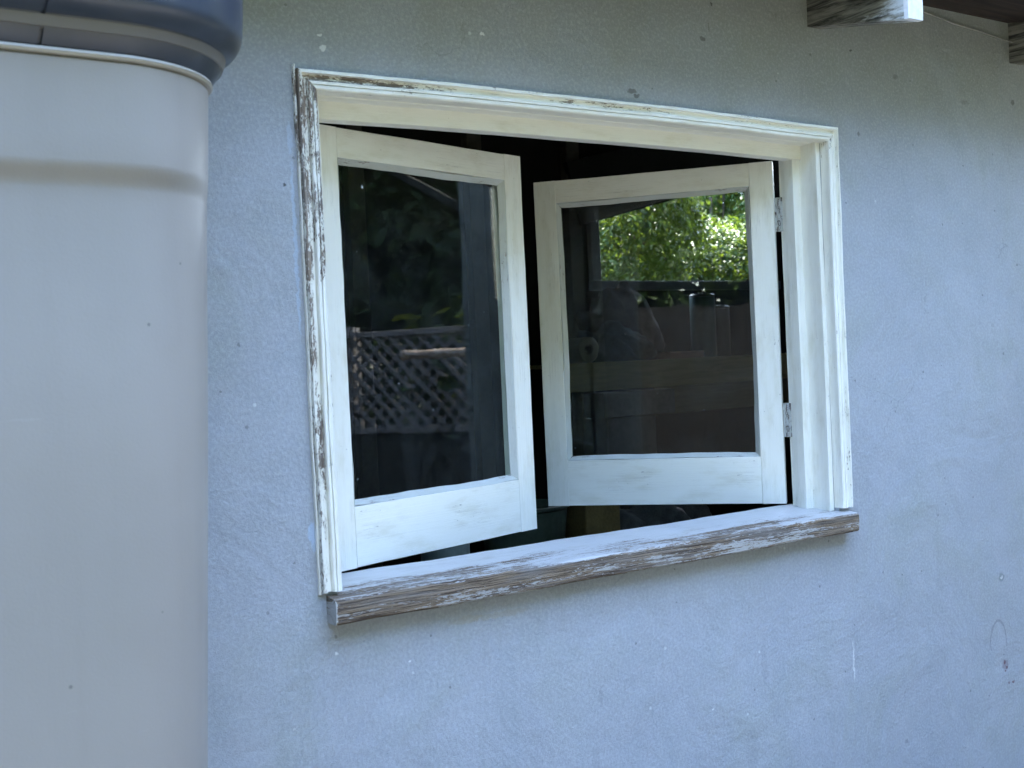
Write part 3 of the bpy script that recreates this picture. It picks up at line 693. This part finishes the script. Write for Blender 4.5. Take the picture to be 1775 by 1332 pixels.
# crumpled dark cloth heap
def heap(nm, lb, cat, x, y, z, rx, ry, rz, mat, seed):
    bm = bmesh.new(); bmesh.ops.create_icosphere(bm, subdivisions=4, radius=1)
    r = random.Random(seed); ph = [r.uniform(0, 6) for _ in range(9)]
    for v in bm.verts:
        c = v.co; k = 1+.16*math.sin(c.x*4+ph[0])*math.cos(c.y*5+ph[1])+.10*math.sin(c.x*9+c.z*7+ph[2])+.06*math.sin(c.y*17+c.x*13+ph[3])
        v.co = Vector((x+c.x*rx*k, y+c.y*ry*k, z+max(0, c.z*.9+.35)*rz*k))
    me = bpy.data.meshes.new(nm); bm.to_mesh(me); bm.free(); me.materials.append(mat); me.polygons.foreach_set('use_smooth', [True]*len(me.polygons))
    return tag(link(bpy.data.objects.new(nm, me)), lb, cat)
heap('cloth_heap', 'crumpled dark blue green cloth heaped behind the paper roll', 'cloth', 2.27, 1.90, .372, .17, .12, .115, plain('teal_cloth', (.05, .07, .08), .9, .35, 20), 4)
heap('canvas_bag', 'slumped grey brown canvas bag at the back of the workbench', 'bag', 2.42, 2.02, .372, .20, .10, .245, plain('canvas', (.06, .05, .05), .9, .35, 16), 9)
# diagonal board on the back wall, added to mask bright opening top; wall studs
MB().ext(rect(-.06, .22, 0, .03, .002), lambda a, b, t: (2.30+t*.972-a*.235, HD-.137-b, 1.03+t*.235+a*.972), 0, 1.5, 2).build('diagonal_blocker', M['dark'], house)
for x in (1.2, 1.75, 2.26):
    MB().box(x, x+.07, HD-.15, HD-.1015, GZ+.06, 1.55, .002, 2).build('stud', plain('stud_wood', (.07, .06, .05)), house)

# low cupboard just inside the window with a bucket and a carton
lc = thing('low_cupboard', 'low dark cupboard just inside the window, half hidden by the sill', 'cupboard', (1.3, .9, GZ))
MB().box(.45, 2.0, .62, 1.15, GZ+.06, -.33, .004).build('carcass', plain('cupboard_dark', (.06, .055, .045), .7), lc)
MB().box(.43, 2.02, .60, 1.17, -.3295, -.305, .003).build('top', plain('cupboard_top', (.09, .08, .065), .7), lc)
bk = thing('bucket', 'dull green bucket seen in the gap below the two sashes', 'bucket', (1.05, .86, -.305))
lathe('tub', [(.095, 0), (.10, .01), (.128, .27), (.134, .275), (.134, .283), (.124, .285), (.120, .27), (.09, .02)], 1.05, .86, -.3045, plain('green_plastic', (.045, .065, .05), .5, .3), bk)
ct = thing('carton', 'brown yellow carton standing right of the green bucket', 'carton', (1.3, .85, -.305))
MB().box(1.215, 1.345, .78, .95, -.3045, -.035, .003, 2).build('sides', plain('brown_card', (.12, .085, .03), .8, .3, 14), ct)
MB().box(1.220, 1.340, .785, .945, -.0345, -.030, .001).build('flap', plain('brown_card_top', (.26, .19, .09), .8), ct)
jp = thing('paint_pot', 'pale grey green paint pot low behind the left sash', 'paint pot', (.74, .62, -.305))
lathe('can', [(.062, 0), (.065, .008), (.065, .235), (.060, .24)], .70, .72, -.3045, plain('pot_grey', (.13, .16, .15), .5), jp)
lathe('lid', [(.066, .241), (.066, .249), (.05, .251)], .70, .72, -.3045, plain('pot_lid', (.2, .22, .21), .4), jp)
tb = thing('tool_bag', 'dark slumped tool bag right of the brown carton', 'bag', (1.6, .9, -.305))
b_ = heap('tool_bag_body', 'x', 'x', 1.58, .90, -.305, .19, .14, .20, plain('bag_dark', (.05, .05, .045), .9, .4, 22), 13)
b_.name = 'fabric'; b_.parent = tb; b_.matrix_parent_inverse = Matrix.Translation(tb.location).inverted()
del b_['label']; del b_['category']
